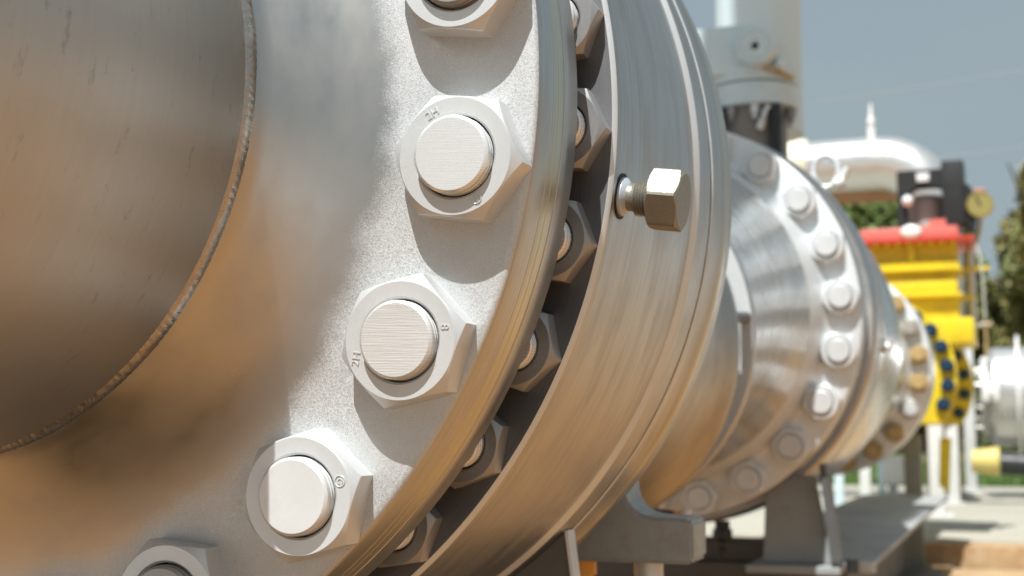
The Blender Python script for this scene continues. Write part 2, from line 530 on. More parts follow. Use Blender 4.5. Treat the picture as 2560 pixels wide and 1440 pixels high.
def ring_of(parent, y, R, n, a0, nutme, studme, nutmats, studmats, rots=None, zc=0.0, xc=0.0, zmin=-9):
    """hex nuts and stud ends round a bolt circle: every one an object of its own"""
    out = []
    for k in range(n):
        a = a0 - 2 * PI * k / n
        p = (R * math.cos(a) + xc, y, R * math.sin(a) + zc)
        if p[2] < zmin: continue
        rz = rots[k] if rots and k in rots else random.uniform(0, PI / 3)
        nm = nutmats[k % len(nutmats)] if not isinstance(nutmats, dict) else nutmats.get(k, nutmats[-1])
        sm = studmats[k % len(studmats)] if not isinstance(studmats, dict) else studmats.get(k, studmats[-1])
        a_ = link('hex_nut', nutme, nm, parent, p, (0, -rz, 0))
        b_ = link('stud_bolt', studme, sm, parent, p, (0, random.uniform(0, 0.1), 0))
        for o, m in ((a_, nm), (b_, sm)):
            o.material_slots[0].link = 'OBJECT'
            o.material_slots[0].material = m
        b_.scale = (1, 1 + random.uniform(-0.06, 0.05), 1)
        out.append((a_, b_))
    return out

def text_mesh(s, size, ext=0.00025):
    cu = bpy.data.curves.new('letters', 'FONT')
    cu.body = s
    cu.size = size
    cu.extrude = ext
    cu.align_x = 'CENTER'
    cu.align_y = 'CENTER'
    cu.resolution_u = 3
    o = bpy.data.objects.new('letters', cu)
    COL.objects.link(o)
    dg = bpy.context.evaluated_depsgraph_get()
    me = bpy.data.meshes.new_from_object(o.evaluated_get(dg))
    bpy.data.objects.remove(o)
    bpy.data.curves.remove(cu)
    me.materials.clear()
    return me

# ------------------------------------------------------------------ ground, slab, grass
def sheet(x0, x1, y0, y1, z, nx=2, ny=2, amp=0.0):
    bm = bmesh.new()
    g = [[bm.verts.new((x0 + (x1 - x0) * i / nx, y0 + (y1 - y0) * j / ny, z + (random.uniform(-amp, amp) if amp else 0))) for i in range(nx + 1)] for j in range(ny + 1)]
    for j in range(ny):
        for i in range(nx):
            bm.faces.new((g[j][i], g[j][i + 1], g[j + 1][i + 1], g[j + 1][i]))
    return finish(bm, 60)

structure('ground', sheet(-600, 600, -600, 600, -0.72), M['soil'])
structure('concrete_pavement', boxmesh(-9, 9, 5.49, 10.6, -0.80, -0.60, 0.008), M['slab'])
structure('kerb', boxmesh(-0.02, 9, 5.36, 5.485, -0.80, -0.606, 0.012), M['kerb'])
structure('apron', boxmesh(0.02, 9, 3.4, 5.335, -0.80, -0.69, 0.01), M['kerb'])
bm = bmesh.new()
box(bm, -9, -0.9, -2.6, 0.15, -0.80, -0.69)
box(bm, -9, 7, -16, -2.604, -0.80, -0.69)
structure('rear_fill_slab', finish(bm, 40), M['fillslab'])  # unseen grey paving added behind the camera for cooler fill light
structure('lawn', boxmesh(-90, 1.8, 10.604, 160, -0.80, -0.63), M['turf'])

def blades(n, x0, x1, y0, y1, z, h):
    bx = rng.uniform(x0, x1, n); by = y0 + (y1 - y0) * rng.random(n) ** 1.5
    hh = h * rng.uniform(0.5, 1.2, n); an = rng.uniform(0, PI, n); w = 0.006 + 0.006 * rng.random(n)
    lx = rng.normal(0, 0.35, n) * hh; ly = rng.normal(0, 0.35, n) * hh
    v = np.empty((n, 3, 3))
    v[:, 0] = np.stack([bx - w * np.cos(an), by - w * np.sin(an), np.full(n, z)], 1)
    v[:, 1] = np.stack([bx + w * np.cos(an), by + w * np.sin(an), np.full(n, z)], 1)
    v[:, 2] = np.stack([bx + lx, by + ly, z + hh], 1)
    me = bpy.data.meshes.new('blades')
    me.from_pydata(v.reshape(-1, 3).tolist(), [], np.arange(3 * n).reshape(-1, 3).tolist())
    return me
o = link('grass', blades(42000, -4, 3.0, 10.62, 17, -0.63, 0.09), M['grass'])
tag(o, 'green grass growing beyond the far edge of the pale pavement', 'grass', kind='stuff')

# ------------------------------------------------------------------ foreground pipe with its weld-neck flange
YF = 0.622                                   # flange face
fp = thing('flanged_pipe', 'large brushed steel pipe with bolted flange filling the near side', 'pipe', (0, -1.2, 0))
pipe = link('pipe', lathe([(-2.6, 0.1965), (0.0, 0.1965), (0.3, 0.1965), (0.45, 0.1960), (0.5778, 0.1957), (0.582, 0.194)], 320), M['pipe'], fp, (0, 0, 0))

def weld_bead(y0, R, width, h, segs=1980, ripples=290):
    bm = bmesh.new()
    prof = 11
    rings = []
    wob = [random.uniform(-1, 1) for _ in range(40)]
    for k in range(segs):
        th = 2 * PI * k / segs
        w1 = sum(math.sin(th * (3 + j * 2) + wob[j] * 6) * 0.25 for j in range(6))
        row = []
        for i in range(prof):
            u = -1 + 2 * i / (prof - 1)
            ph = th * ripples + 1.6 * (1 - u * u) + 3.6 * u + w1 * 5
            rip = math.sin(ph) * (0.00011 + 0.00005 * w1) * (1 - u * u) ** 0.5
            r = R - 0.0012 + (h + 0.0006 * w1) * (1 - u * u) + rip
            y = y0 + u * width * (0.5 + 0.035 * w1) + 0.0005 * w1 + 0.00015 * math.sin(th * ripples * 0.5) * abs(u)
            row.append(bm.verts.new((r * math.cos(th), y, r * math.sin(th))))
        rings.append(row)
    for k in range(segs):
        a, b = rings[k], rings[(k + 1) % segs]
        for i in range(prof - 1):
            bm.faces.new((a[i], a[i + 1], b[i + 1], b[i]))
    return finish(bm, 60)
link('weld_bead', weld_bead(0.5830, 0.1962, 0.0120, 0.0028), M['weld'], pipe, (0, 0, 0))
hubp = [(0.581, 0.194), (0.586, 0.1970), (0.590, 0.1995)]
p0, p1, p2 = (0.590, 0.1995), (0.6170, 0.2330), (YF, 0.2780)
for i in range(1, 19):
    u = i / 18
    hubp.append(tuple((1 - u) ** 2 * a + 2 * u * (1 - u) * b_ + u * u * c_ for a, b_, c_ in zip(p0, p1, p2)))
link('hub', lathe(hubp, 320, angle=60), M['hubface'], fp, (0, 0, 0))
fl_prof = [(YF, 0.2780), (YF, 0.3315), (0.6224, 0.3338), (0.6236, 0.3354), (0.6255, 0.336), (0.6440, 0.336), (0.6445, 0.3355)]
flange = link('flange', lathe(fl_prof + [(0.6445, 0.20)], 320, mats=[0, 0, 0, 1, 1, 1, 1], angle=40), [M['face'], M['rim']], fp, (0, 0, 0))
link('gasket', lathe([(0.6455, 0.30), (0.6455, 0.3352), (0.6460, 0.3357), (0.6530, 0.3357), (0.6535, 0.3352), (0.6540, 0.3357), (0.6620, 0.3357), (0.6624, 0.3352), (0.6624, 0.30)], 320), M['gasket'], fp, (0, 0, 0))
NUT = nut_mesh(0.0347, 0.0172, 0.0206)
STUD = stud_mesh(0.0196, 0.0172, 0.0052)
d2r = math.radians
rots = {0: d2r(-7), 1: d2r(-8), 2: d2r(13), 3: d2r(17), 4: d2r(-6)}
studm = {0: M['nutdark'], 1: M['studA'], 2: M['studB'], 3: M['studC'], 4: M['nutdark'], -1: M['studC']}
nuts1 = ring_of(flange, YF, 0.3015, 20, d2r(9.09), NUT, STUD, {-1: M['nut']}, studm, rots)

def stamp(k, s, ang, rad, size, turn=0.0, circle=False):
    a = d2r(9.09) - 2 * PI * k / 20
    c = Vector((0.3015 * math.cos(a), YF - 0.0172 - 0.0002, 0.3015 * math.sin(a)))
    p = c + Vector((rad * math.cos(d2r(ang)), 0, rad * math.sin(d2r(ang))))
    link('stamped_mark', text_mesh(s, size), M['nut'], flange, p, (PI / 2, turn, 0))
    if circle:
        bm = bmesh.new()
        tube([(size * 0.62 * math.cos(2 * PI * i / 24), 0, size * 0.62 * math.sin(2 * PI * i / 24)) for i in range(25)], 0.0003, 6, bm=bm)
        link('stamped_mark', finish(bm), M['nut'], flange, p)
stamp(1, '2H', 118, 0.0248, 0.0060, d2r(-28))
stamp(1, 'H', -62, 0.0248, 0.0042, 0, True)
stamp(2, '2H', 200, 0.0248, 0.0060, d2r(-80))
stamp(2, '8', 14, 0.0248, 0.0062, d2r(90))
stamp(3, 'G', 18, 0.0248, 0.0044, d2r(90), True)

# ------------------------------------------------------------------ near valve
v1 = thing('ball_valve', 'near brushed steel valve body with side vent plug behind the front flange', 'valve', (0, 0.95, -0.35))
link('mating_flange', lathe([(0.6630, 0.20), (0.6630, 0.3355), (0.6635, 0.336), (0.6842, 0.336), (0.6848, 0.3355), (0.685, 0.3348), (0.685, 0.27), (0.688, 0.255), (0.695, 0.245), (0.721, 0.243)], 320,
     mats=[0] * 9, angle=40), [M['rim']], v1, (0, 0, 0))
YC = 0.7215
cover = link('cover', lathe([(YC, 0.24), (YC, 0.3445), (0.7238, 0.3468), (0.7245, 0.3470), (0.731, 0.3470)], 320, mats=[0, 1, 1, 2], angle=30), [M['cover'], M['silver'], M['body']], v1, (0, 0, 0))
NUT2 = nut_mesh(0.0262, 0.0135, 0.0150)
STUD2 = stud_mesh(0.0140, 0.0135, 0.007)
ring_of(cover, YC, 0.3185, 32, d2r(9.0), NUT2, STUD2, {-1: M['nutdark']}, {-1: M['studA']}, {k: d2r(9.0 - 11.25 * k + random.uniform(-6, 6)) for k in range(32)})
bp = [(0.7312, 0.3470), (0.80, 0.3474), (0.9105, 0.3476), (0.9110, 0.3478), (0.9166, 0.3504), (0.9175, 0.3506), (0.919, 0.3507)]
link('body', lathe(bp, 320, mats=[0, 0, 1, 1, 1, 0], angle=20), [M['body'], M['silver']], v1, (0, 0, 0))  # chamfer spans in paler silver put the highlight stripe into the material
bp2 = [(0.919, 0.3507), (0.951, 0.3508), (0.9515, 0.3465), (0.9535, 0.3465), (0.954, 0.3508), (0.9555, 0.3517), (0.958, 0.3518), (0.994, 0.3518), (0.9965, 0.3526), (1.003, 0.3527), (1.007, 0.3520), (1.022, 0.3518), (1.026, 0.3495)]
link('body_ring', lathe(bp2, 320, mats=[0, 2, 2, 2, 1, 0, 0, 3, 3, 0, 0, 0], angle=20), [M['body'], M['silver'], M['hole'], M['gasket']], v1, (0, 0, 0))
# tail: neck and outlet flange that droops a little below the axis
tail = [(1.026, 0.345, 0), (1.03, 0.315, -0.005), (1.10, 0.285, -0.02), (1.25, 0.255, -0.045), (1.42, 0.232, -0.06), (1.55, 0.224, -0.07), (1.60, 0.228, -0.074), (1.62, 0.236, -0.076), (1.632, 0.238, -0.077), (1.640, 0.236, -0.077), (1.640, 0.10, -0.077)]
link('tail_neck', lathe(tail, 200, mats=[0] * 10, angle=30), [M['tail']], v1, (0, 0, 0))
link('spindle', lathe([(1.640, 0.12, -0.075), (1.700, 0.12, -0.062)], 64), M['greypaint'], v1, (0, 0, 0))
link('spacer_bolt', tube([(0.230, 1.640, -0.045), (0.233, 1.699, -0.040)], 0.007, 12), M['darkplate'], v1, (0, 0, 0))

# vent plug on the side of the body
pa = d2r(-7.9)
rad_dir = Vector((math.cos(pa), 0, math.sin(pa)))
tan_dir = Vector((-math.sin(pa), 0, math.cos(pa)))
def radial_obj(name, me, mat, parent, R, y):
    o = link(name, me, mat, parent, rad_dir * R + Vector((0, y, 0)))
    o.rotation_euler = (0, PI / 2 - pa, 0)          # local z -> radial
    return o
plug = radial_obj('vent_plug', lathe([(0.0002, 0.0112), (0.0020, 0.0112), (0.0034, 0.0098), (0.0045, 0.0080), (0.0072, 0.0080), (0.0088, 0.0088)] +
     [(0.0088 + 0.00085 * i, 0.0106 if i % 2 else 0.0093) for i in range(1, 11)] + [(0.0182, 0.0098)], 48, axis='Z', cap1=True, mats=[1, 1, 1] + [0] * 13, angle=25), [M['galv'], M['white_zinc']], v1, 0.3470, 0.742)
def hexhead(Rc, T, turn):
    bm = bmesh.new()
    ap = Rc * math.cos(PI / 6)
    ths = [2 * PI * k / 72 for k in range(72)]
    hx = [ap / math.cos(((t - turn) % (PI / 3)) - PI / 6) for t in ths]
    rw = ap * 0.96
    def ring(rad, zz): return [bm.verts.new((r * math.cos(t), r * math.sin(t), z)) for r, z, t in zip(rad, zz, ths)]
    rs = [ring([rw] * 72, [0] * 72), ring(hx, [(h - rw) * 0.6 for h in hx]), ring(hx, [T - (h - rw) * 0.6 for h in hx]), ring([rw] * 72, [T] * 72)]
    for i in range(3):
        for k in range(72):
            bm.faces.new((rs[i][k], rs[i][(k + 1) % 72], rs[i + 1][(k + 1) % 72], rs[i + 1][k]))
    bm.faces.new(rs[0]); bm.faces.new(rs[3])
    return finish(bm, 18)
hh = radial_obj('hex_head', hexhead(0.0188, 0.0185, d2r(-92)), M['galv'], v1, 0.3650, 0.742)
radial_obj('spot_face', lathe([(-0.004, 0.0132), (0.0004, 0.0132), (0.0004, 0.004)], 48, axis='Z'), M['hole'], v1, 0.3470, 0.742)

# support lug and saddle
lug = [(0.10, -0.287), (0.302, -0.287), (0.305, -0.284), (0.305, -0.254), (0.302, -0.251), (0.272, -0.250), (0.260, -0.247), (0.253, -0.241), (0.249, -0.232), (0.248, -0.205), (0.16, -0.205), (0.10, -0.22)]
link('support_lug', prism(lug, 1.075, 1.125, 0.0025), M['lug'], v1, (0, 0, 0))
for x, r, mt in ((0.262, 0.012, 'silver'), (0.204, 0.013, 'bolt_orange')):
    link('lug_bolt', lathe([(-0.36, r * 0.8), (-0.30, r * 0.8), (-0.2999, r), (-0.2872, r)], 24, axis='Z', cap0=True), M[mt], v1, (x, 1.10, 0))

sd = thing('saddle_plate', 'dark grey saddle plate under the near valve body at the bottom edge', 'saddle', (0.13, 0.945, -0.68))
arc = [(0.3505 * math.cos(d2r(a)), 0.3505 * math.sin(d2r(a))) for a in range(-46, -135, -4)]
link('plate', prism([(0.30, -0.68)] + arc + [(-0.28, -0.68)], 0.938, 0.950, 0.0008), M['darkplate'], sd, (0, 0, 0))
e0 = arc[0]
link('lit_edge', prism([(e0[0] + 0.0004, e0[1]), (e0[0] + 0.0026, e0[1] + 0.0005), (0.3026, -0.68), (0.3004, -0.68)], 0.936, 0.952), M['silver'], sd, (0, 0, 0))  # pale strip stands in for the plate's sunlit edge
link('foot', boxmesh(-0.30, 0.32, 0.88, 1.0, -0.70, -0.681, 0.003), M['darkplate'], sd, (0, 0, 0))

# ------------------------------------------------------------------ middle flanged pipe
mp1 = thing('flanged_pipe', 'polished steel neck with pale bolted flange in the middle, behind the near valve', 'pipe', (0, 2.1, -0.33))
link('ring_plate', lathe([(1.700, 0.10, -0.06), (1.700, 0.241, -0.06), (1.702, 0.2435, -0.06), (1.712, 0.2435, -0.06), (1.715, 0.241, -0.06), (1.715, 0.20, -0.06)], 220, mats=[0, 1, 1, 1, 1]), [M['silver'], M['rim']], mp1, (0, 0, 0))
nk = [(1.7155, 0.224, -0.058), (1.76, 0.224, -0.052), (1.85, 0.2245, -0.035), (1.95, 0.228, -0.016), (2.02, 0.235, -0.005), (2.07, 0.246, 0), (2.10, 0.2555, 0)]
link('neck', lathe(nk, 220, angle=60), M['polish'], mp1, (0, 0, 0))
Y2 = 2.168
f2 = [(2.10, 0.2555), (2.125, 0.262), (2.148, 0.267), (2.160, 0.2705), (2.166, 0.275), (Y2, 0.281), (Y2, 0.3215), (2.1705, 0.3255), (2.175, 0.3265), (2.215, 0.3265), (2.217, 0.325), (2.217, 0.2)]
fl2 = link('flange', lathe(f2, 220, mats=[0] * 7 + [1] * 4, angle=40), [M['silver'], M['rim']], mp1, (0, 0, 0))
NUT3 = nut_mesh(0.0305, 0.0172, 0.0190)
STUD3 = stud_mesh(0.0180, 0.0172, 0.0048)
ring_of(fl2, Y2, 0.2962, 22, d2r(53.9), NUT3, STUD3, {-1: M['silvernut']}, {-1: M['silvernut']})

# middle valve
v2 = thing('ball_valve', 'middle valve with lifting eye, under the pale blue-grey gearbox', 'valve', (0, 2.8, -0.40))
b2 = [(2.219, 0.25), (2.219, 0.322), (2.222, 0.325), (2.243, 0.325), (2.246, 0.323), (2.247, 0.305), (2.262, 0.305), (2.263, 0.333), (2.268, 0.338), (2.30, 0.3395), (2.318, 0.341), (2.322, 0.334), (2.328, 0.334), (2.332, 0.341), (2.40, 0.340), (2.405, 0.336), (2.43, 0.30)]
link('body', lathe(b2, 220, angle=25), M['rim'], v2, (0, 0, 0))
b3 = [(2.43, 0.30), (2.60, 0.325), (2.8, 0.33), (3.0, 0.32), (3.2, 0.28), (3.4, 0.25)]
link('rear_body', lathe(b3, 160, angle=60), M['polish'], v2, (0, 0, 0))
# lifting eye: plate ring and shackle nut
bm = bmesh.new()
tube([(0.252 + 0.021 * math.cos(t), 2.36, 0.262 + 0.028 * math.sin(t)) for t in [2 * PI * i / 32 for i in range(33)]], 0.0048, 10, bm=bm, caps=False)
link('lifting_eye', finish(bm, 60), M['silver'], v2, (0, 0, 0))
bm = bmesh.new()
tube([(0.268, 2.36, 0.238), (0.283, 2.36, 0.243)], 0.012, 14, bm=bm)
tube([(0.275, 2.36, 0.240), (0.289, 2.36, 0.266)], 0.0068, 10, bm=bm)
link('shackle_nut', finish(bm, 40), M['silver'], v2, (0, 0, 0))
bm = bmesh.new()
tube([(0.325, 2.38, -0.040), (0.347, 2.38, -0.043)], 0.010, 14, bm=bm)
tube([(0.344, 2.38, -0.052), (0.344, 2.38, -0.040), (0.348, 2.38, -0.030)], 0.008, 12, bm=bm)
tube([(0.318, 2.372, -0.038), (0.330, 2.372, -0.046)], 0.006, 10, bm=bm)
link('drain_fitting', finish(bm, 40), M['silver'], v2, (0, 0, 0))
bm = bmesh.new()
lathe([(0.33, 0.072), (0.4815, 0.072)], 40, axis='Z', bm=bm, org=(0.045, 2.81, 0))
link('stem', finish(bm), M['stemgrey'], v2, (0, 0, 0))
bm = bmesh.new()
tube([(0.075, 2.728, 0.428), (0.082, 2.724, 0.446)], 0.008, 12, bm=bm)
tube([(0.082, 2.724, 0.446), (0.088, 2.73, 0.468), (0.094, 2.735, 0.476)], 0.005, 10, bm=bm)
link('grease_fitting', finish(bm), M['silver'], v2, (0, 0, 0))
link('yoke_bar', boxmesh(-0.035, -0.012, 2.715, 2.76, 0.36, 0.481, 0.003), M['black'], v2, (0, 0, 0))
link('yoke_bar', boxmesh(0.098, 0.116, 2.735, 2.775, 0.36, 0.481, 0.003), M['black'], v2, (0, 0, 0))

# gearbox on the valve stem
gb = thing('gearbox', 'pale blue-grey gearbox block with round boss on the middle valve', 'gearbox', (0.045, 2.8, 0.40))
GX, GY = 0.050, 2.81
link('base_flange', lathe([(0.482, 0.090), (0.4835, 0.092), (0.526, 0.0925), (0.528, 0.091), (0.528, 0.03)], 72, axis='Z', cap0=True), M['gear'], gb, (GX, GY, 0))
link('top_flange', lathe([(0.5315, 0.03), (0.5315, 0.091), (0.533, 0.0925), (0.560, 0.0925), (0.564, 0.084), (0.612, 0.080), (0.618, 0.074)], 72, axis='Z', cap1=True), M['gear'], gb, (GX, GY, 0))
link('housing', boxmesh(-0.072, 0.066, 2.725, 2.84, 0.548, 0.650, 0.006), M['gear'], gb, (0, 0, 0))
boss = link('input_boss', lathe([(2.745, 0.038), (2.690, 0.038), (2.686, 0.036), (2.685, 0.033), (2.688, 0.027), (2.685, 0.025), (2.6845, 0.0145), (2.687, 0.013), (2.6865, 0.008), (2.70, 0.007)], 56), M['gear'], gb, (0.076, 0, 0.591))
link('boss_hole', lathe([(2.6955, 0.0073), (2.695, 0.001)], 24), M['hole'], boss, (0.076, 0, 0.591))
bm = bmesh.new()
tube([(0.112, 2.74, 0.562), (0.128, 2.74, 0.556)], 0.014, 14, bm=bm)
link('side_cap', finish(bm), M['silver'], gb, (0, 0, 0))
link('grease_line', tube([(0.075, 2.728, 0.556), (0.10, 2.722, 0.550), (0.125, 2.74, 0.541), (0.138, 2.77, 0.538)], 0.0045, 10), M['tan'], gb, (0, 0, 0))
for k in range(6):
    a = d2r(-115 + 36 * k)
    px, py = GX + 0.079 * math.cos(a), GY + 0.079 * math.sin(a)
    link('flange_bolt', lathe([(0.452, 0.006), (0.462, 0.006), (0.4625, 0.010), (0.4815, 0.010)], 6, axis='Z', cap0=True, angle=20), M['silvernut' if k in (1, 4) else 'nutdark'], gb, (px, py, 0))
vp = thing('vertical_pipe', 'tall light grey vertical pipe rising behind the gearbox', 'pipe', (0.011, 3.1, 0.49))
link('pipe', lathe([(0.492, 0.098), (2.6, 0.098)], 72, axis='Z', cap0=True, cap1=True), M['greypipe'], vp, (0.011, 3.10, 0))
link('bracket', boxmesh(-0.03, 0.07, 2.845, 3.02, 0.53, 0.60, 0.004), M['gear'], vp, (0, 0, 0))

vq = thing('vertical_pipe', 'tall light grey vertical pipe rising behind the near valve, above the picture', 'pipe', (0.026, 1.22, 0.26))
link('pipe', lathe([(0.24, 0.134), (5.0, 0.134)], 72, axis='Z', cap1=True), M['greypipe'], vq, (0.026, 1.22, 0))

# grey stand under the middle flange
st = thing('pipe_stand', 'grey trapezoid pipe stand under the middle flange', 'stand', (0.12, 2.28, -0.40))
link('front_plate', prism([(0.158, -0.255), (0.150, -0.395), (0.262, -0.395), (0.236, -0.255)], 2.245, 2.257, 0.0015), M['greypaint'], st, (0, 0, 0))
link('side_plate', prism([(0.249, -0.235), (0.2645, -0.388), (0.2785, -0.388), (0.259, -0.235)], 2.20, 2.245, 0.001), M['darkplate'], st, (0, 0, 0))
link('base_plate', boxmesh(0.13, 0.278, 2.20, 2.34, -0.408, -0.3955, 0.002), M['greypaint'], st, (0, 0, 0))
link('anchor_bolt', lathe([(-0.4075, 0.010), (-0.386, 0.010)], 6, axis='Z', cap1=True, angle=20), M['black'], st, (0.291, 2.25, 0))

# drain valve hanging under the middle flange, small fittings beside it
dv = thing('drain_valve', 'small black drain valve hanging below the middle flange', 'valve', (0.075, 2.16, -0.39))
link('body', lathe([(-0.338, 0.0155), (-0.352, 0.0155), (-0.356, 0.009), (-0.358, 0.0055), (-0.366, 0.005), (-0.369, 0.009), (-0.374, 0.0095), (-0.378, 0.007), (-0.386, 0.007)], 24, axis='Z', cap1=True), M['black'], dv, (0.100, 2.17, 0))
link('plug_nut', lathe([(-0.325, 0.012), (-0.338, 0.012)], 6, axis='Z', cap1=True, angle=20), M['black'], dv, (0.100, 2.17, 0))
hs = thing('hose_end', 'short black hose with orange and white end under the middle neck', 'hose', (0.08, 1.72, -0.30))
link('hose', tube([(0.03, 1.75, -0.284), (0.09, 1.75, -0.288), (0.124, 1.75, -0.291)], 0.0060, 14), M['black'], hs, (0, 0, 0))
link('orange_sleeve', tube([(0.1245, 1.75, -0.2915), (0.132, 1.75, -0.2925)], 0.007, 14), M['bolt_orange'], hs, (0, 0, 0))
link('white_cap', lathe([(-0.303, 0.007), (-0.286, 0.007), (-0.284, 0.006)], 20, axis='Z', cap0=True, cap1=True), M['white'], hs, (0.1405, 1.75, 0))

# ------------------------------------------------------------------ far flanged pipe with greased nuts
mp2 = thing('flanged_pipe', 'smaller-looking far flange with tan greased nuts beyond the middle valve', 'pipe', (0, 4.0, -0.33))
nk3 = [(3.402, 0.20), (3.5, 0.20), (3.75, 0.201), (3.9, 0.206), (3.98, 0.222), (4.04, 0.238)]
link('neck', lathe(nk3, 160, angle=60), M['polish'], mp2, (0, 0, 0))
Y3 = 4.098
f3 = [(4.04, 0.238), (4.075, 0.248), (4.09, 0.255), (Y3, 0.266), (Y3, 0.3115), (4.101, 0.3155), (4.105, 0.3165), (4.16, 0.3165), (4.163, 0.312), (4.163, 0.2)]
fl3 = link('flange', lathe(f3, 160, mats=[0] * 5 + [1] * 4, angle=40), [M['silver'], M['rim']], mp2, (0, 0, 0))
NUT4 = nut_mesh(0.0300, 0.024, 0.0185)
STUD4 = stud_mesh(0.0178, 0.024, 0.012)
n4 = {-1: M['tan'], 1: M['bare'], 4: M['bare']}
s4 = {-1: M['tan'], 1: M['bare'], 4: M['silvernut']}
ring_of(fl3, Y3, 0.2828, 22, d2r(39.24), NUT4, STUD4, n4, s4)
link('counter_flange', lathe([(4.165, 0.2), (4.165, 0.312), (4.168, 0.3165), (4.22, 0.3165), (4.224, 0.312), (4.224, 0.21), (4.35, 0.203), (4.99, 0.203)], 128), M['rim'], mp2, (0, 0, 0))

# ------------------------------------------------------------------ yellow valve
yv = thing('yellow_valve', 'bright yellow ribbed valve with red lid and blue flange nuts', 'valve', (0.05, 5.7, -0.58))
NUT5 = nut_mesh(0.0260, 0.022, 0.016, segs=36)
STUD5 = stud_mesh(0.0150, 0.022, 0.014, segs=24)
for yy, rb, a0, nn in ((5.08, 0.268, d2r(37.5), 24), (6.12, 0.268, d2r(27), 20)):
    cut = -0.172
    ro, xo = (0.297, 0.045) if yy < 6 else (0.300, 0.062)
    pl = [(ro * math.cos(d2r(q)), max(cut, ro * math.sin(d2r(q)))) for q in range(-30, 211, 4)]
    f = link('flange', prism([(0.24, cut)] + [p_ for p_ in pl if p_[1] > cut] + [(-0.24, cut)], yy, yy + 0.064, 0.004), M['yellow'], yv, (xo, 0, 0.008))
    ring_of(f, yy, rb, nn, a0, NUT5, STUD5, {-1: M['blue']}, {-1: M['blue']}, zc=0.008, xc=xo, zmin=-0.14)
link('body', lathe([(5.145, 0.15), (5.3, 0.165), (5.6, 0.17), (5.9, 0.165), (6.119, 0.15)], 96, angle=60), M['yellow'], yv, (0.045, 0, 0.008))
AX, AY = 0.165, 5.75
def slab_part(name, x0, x1, z0, z1, d, mat='yellow', bev=0.008, par=None):
    return link(name, boxmesh(x0, x1, AY - d, AY + d, z0, z1, bev), M[mat], par or yv, (0, 0, 0))
slab_part('bonnet_block', 0.125, 0.392, 0.150, 0.252, 0.20, bev=0.012)
slab_part('bonnet_neck', -0.02, 0.338, 0.2525, 0.335, 0.155)
slab_part('rib', -0.03, 0.352, 0.3352, 0.351, 0.190, bev=0.004)
slab_part('bonnet_band', -0.03, 0.335, 0.3515, 0.404, 0.165)
slab_part('bonnet_waist', -0.02, 0.330, 0.4045, 0.4395, 0.145)
slab_part('rib', -0.03, 0.352, 0.4400, 0.452, 0.185, bev=0.004)
slab_part('bonnet_band', -0.03, 0.345, 0.4525, 0.482, 0.170)
slab_part('bonnet_top', -0.015, 0.335, 0.4825, 0.5585, 0.140)
for x in (0.165,):
    link('stiffener', boxmesh(x - 0.012, x + 0.012, AY - 0.168, AY - 0.141, 0.4828, 0.5582, 0.002), M['yellow'], yv, (0, 0, 0))
for z0, x1 in ((0.451, 0.452), (0.339, 0.398)):
    link('lever_fin', boxmesh(0.3525, x1, AY - 0.06, AY - 0.02, z0 - 0.004, z0 + 0.012, 0.003), M['yellow'], yv, (0, 0, 0))
link('conduit', lathe([(0.2525, 0.019), (0.5525, 0.019)], 20, axis='Z'), M['whitepost'], yv, (0.378, 5.82, 0))
lid = slab_part('lid', -0.035, 0.350, 0.559, 0.617, 0.20, 'red', 0.02)
link('lid_lip', boxmesh(-0.045, 0.405, AY - 0.215, AY + 0.215, 0.553, 0.568, 0.004), M['redlip'], yv, (0, 0, 0))
bm = bmesh.new()
bmesh.ops.create_uvsphere(bm, u_segments=24, v_segments=12, radius=0.04)
for v in bm.verts: v.co.y *= 0.35; v.co.z *= 0.72
link('vent_cap', finish(bm, 60), M['white'], yv, (0.168, AY - 0.205, 0.594))
for k in range(9):
    link('cover_bolt', lathe([(-0.012, 0.009), (-0.001, 0.0095)], 6, axis='Z', cap0=True, angle=20), M['yellow'], yv, (-0.01 + 0.042 * k, AY - 0.20, 0.5525))
    link('cover_bolt', lathe([(0.001, 0.010), (0.014, 0.009)], 6, axis='Z', cap1=True, angle=20), M['yellow'], yv, (-0.01 + 0.042 * k, AY - 0.178, 0.3512))
link('impulse_tube', tube([(0.392, AY - 0.1, 0.22), (0.425, AY - 0.1, 0.225), (0.432, AY - 0.1, 0.26), (0.428, AY - 0.1, 0.40), (0.42, AY - 0.08, 0.50), (0.405, AY - 0.05, 0.55)], 0.005, 10), M['greybox'], yv, (0, 0, 0))
# supports below the flanges
link('leg_plate', prism([(0.215, -0.22), (0.205, -0.42), (0.245, -0.46), (0.262, -0.22)], 6.20, 6.23), M['yellow'], yv, (0, 0, 0))

# indicator housing on top of the yellow valve
ind = thing('indicator_housing', 'black indicator bracket standing on the red lid of the yellow valve', 'bracket', (0.24, 5.75, 0.63))
fr = [(0.112, 0.6180), (0.112, 0.862), (0.285, 0.862), (0.285, 0.78), (0.282, 0.785), (0.262, 0.792), (0.190, 0.792), (0.168, 0.780), (0.150, 0.74), (0.150, 0.6180)]
link('bracket_arm', prism(fr, 5.66, 5.74, 0.002), M['black'], ind, (0, 0, 0))
link('switch_box', boxmesh(0.286, 0.372, 5.62, 5.80, 0.6178, 0.885, 0.006), M['black'], ind, (0, 0, 0))
link('connector', prism([(0.373, 0.80), (0.400, 0.775), (0.412, 0.65), (0.402, 0.60), (0.373, 0.64)], 5.66, 5.76, 0.002), M['black'], ind, (0, 0, 0))
link('cylinder', lathe([(0.6182, 0.072), (0.755, 0.072), (0.772, 0.060), (0.780, 0.02)], 40, axis='Z', cap1=True), M['greybox'], ind, (0.215, 5.80, 0))
link('label_plate', boxmesh(0.190, 0.238, 5.650, 5.656, 0.812, 0.846, 0.001), M['label'], ind, (0, 0, 0))
bm = bmesh.new()
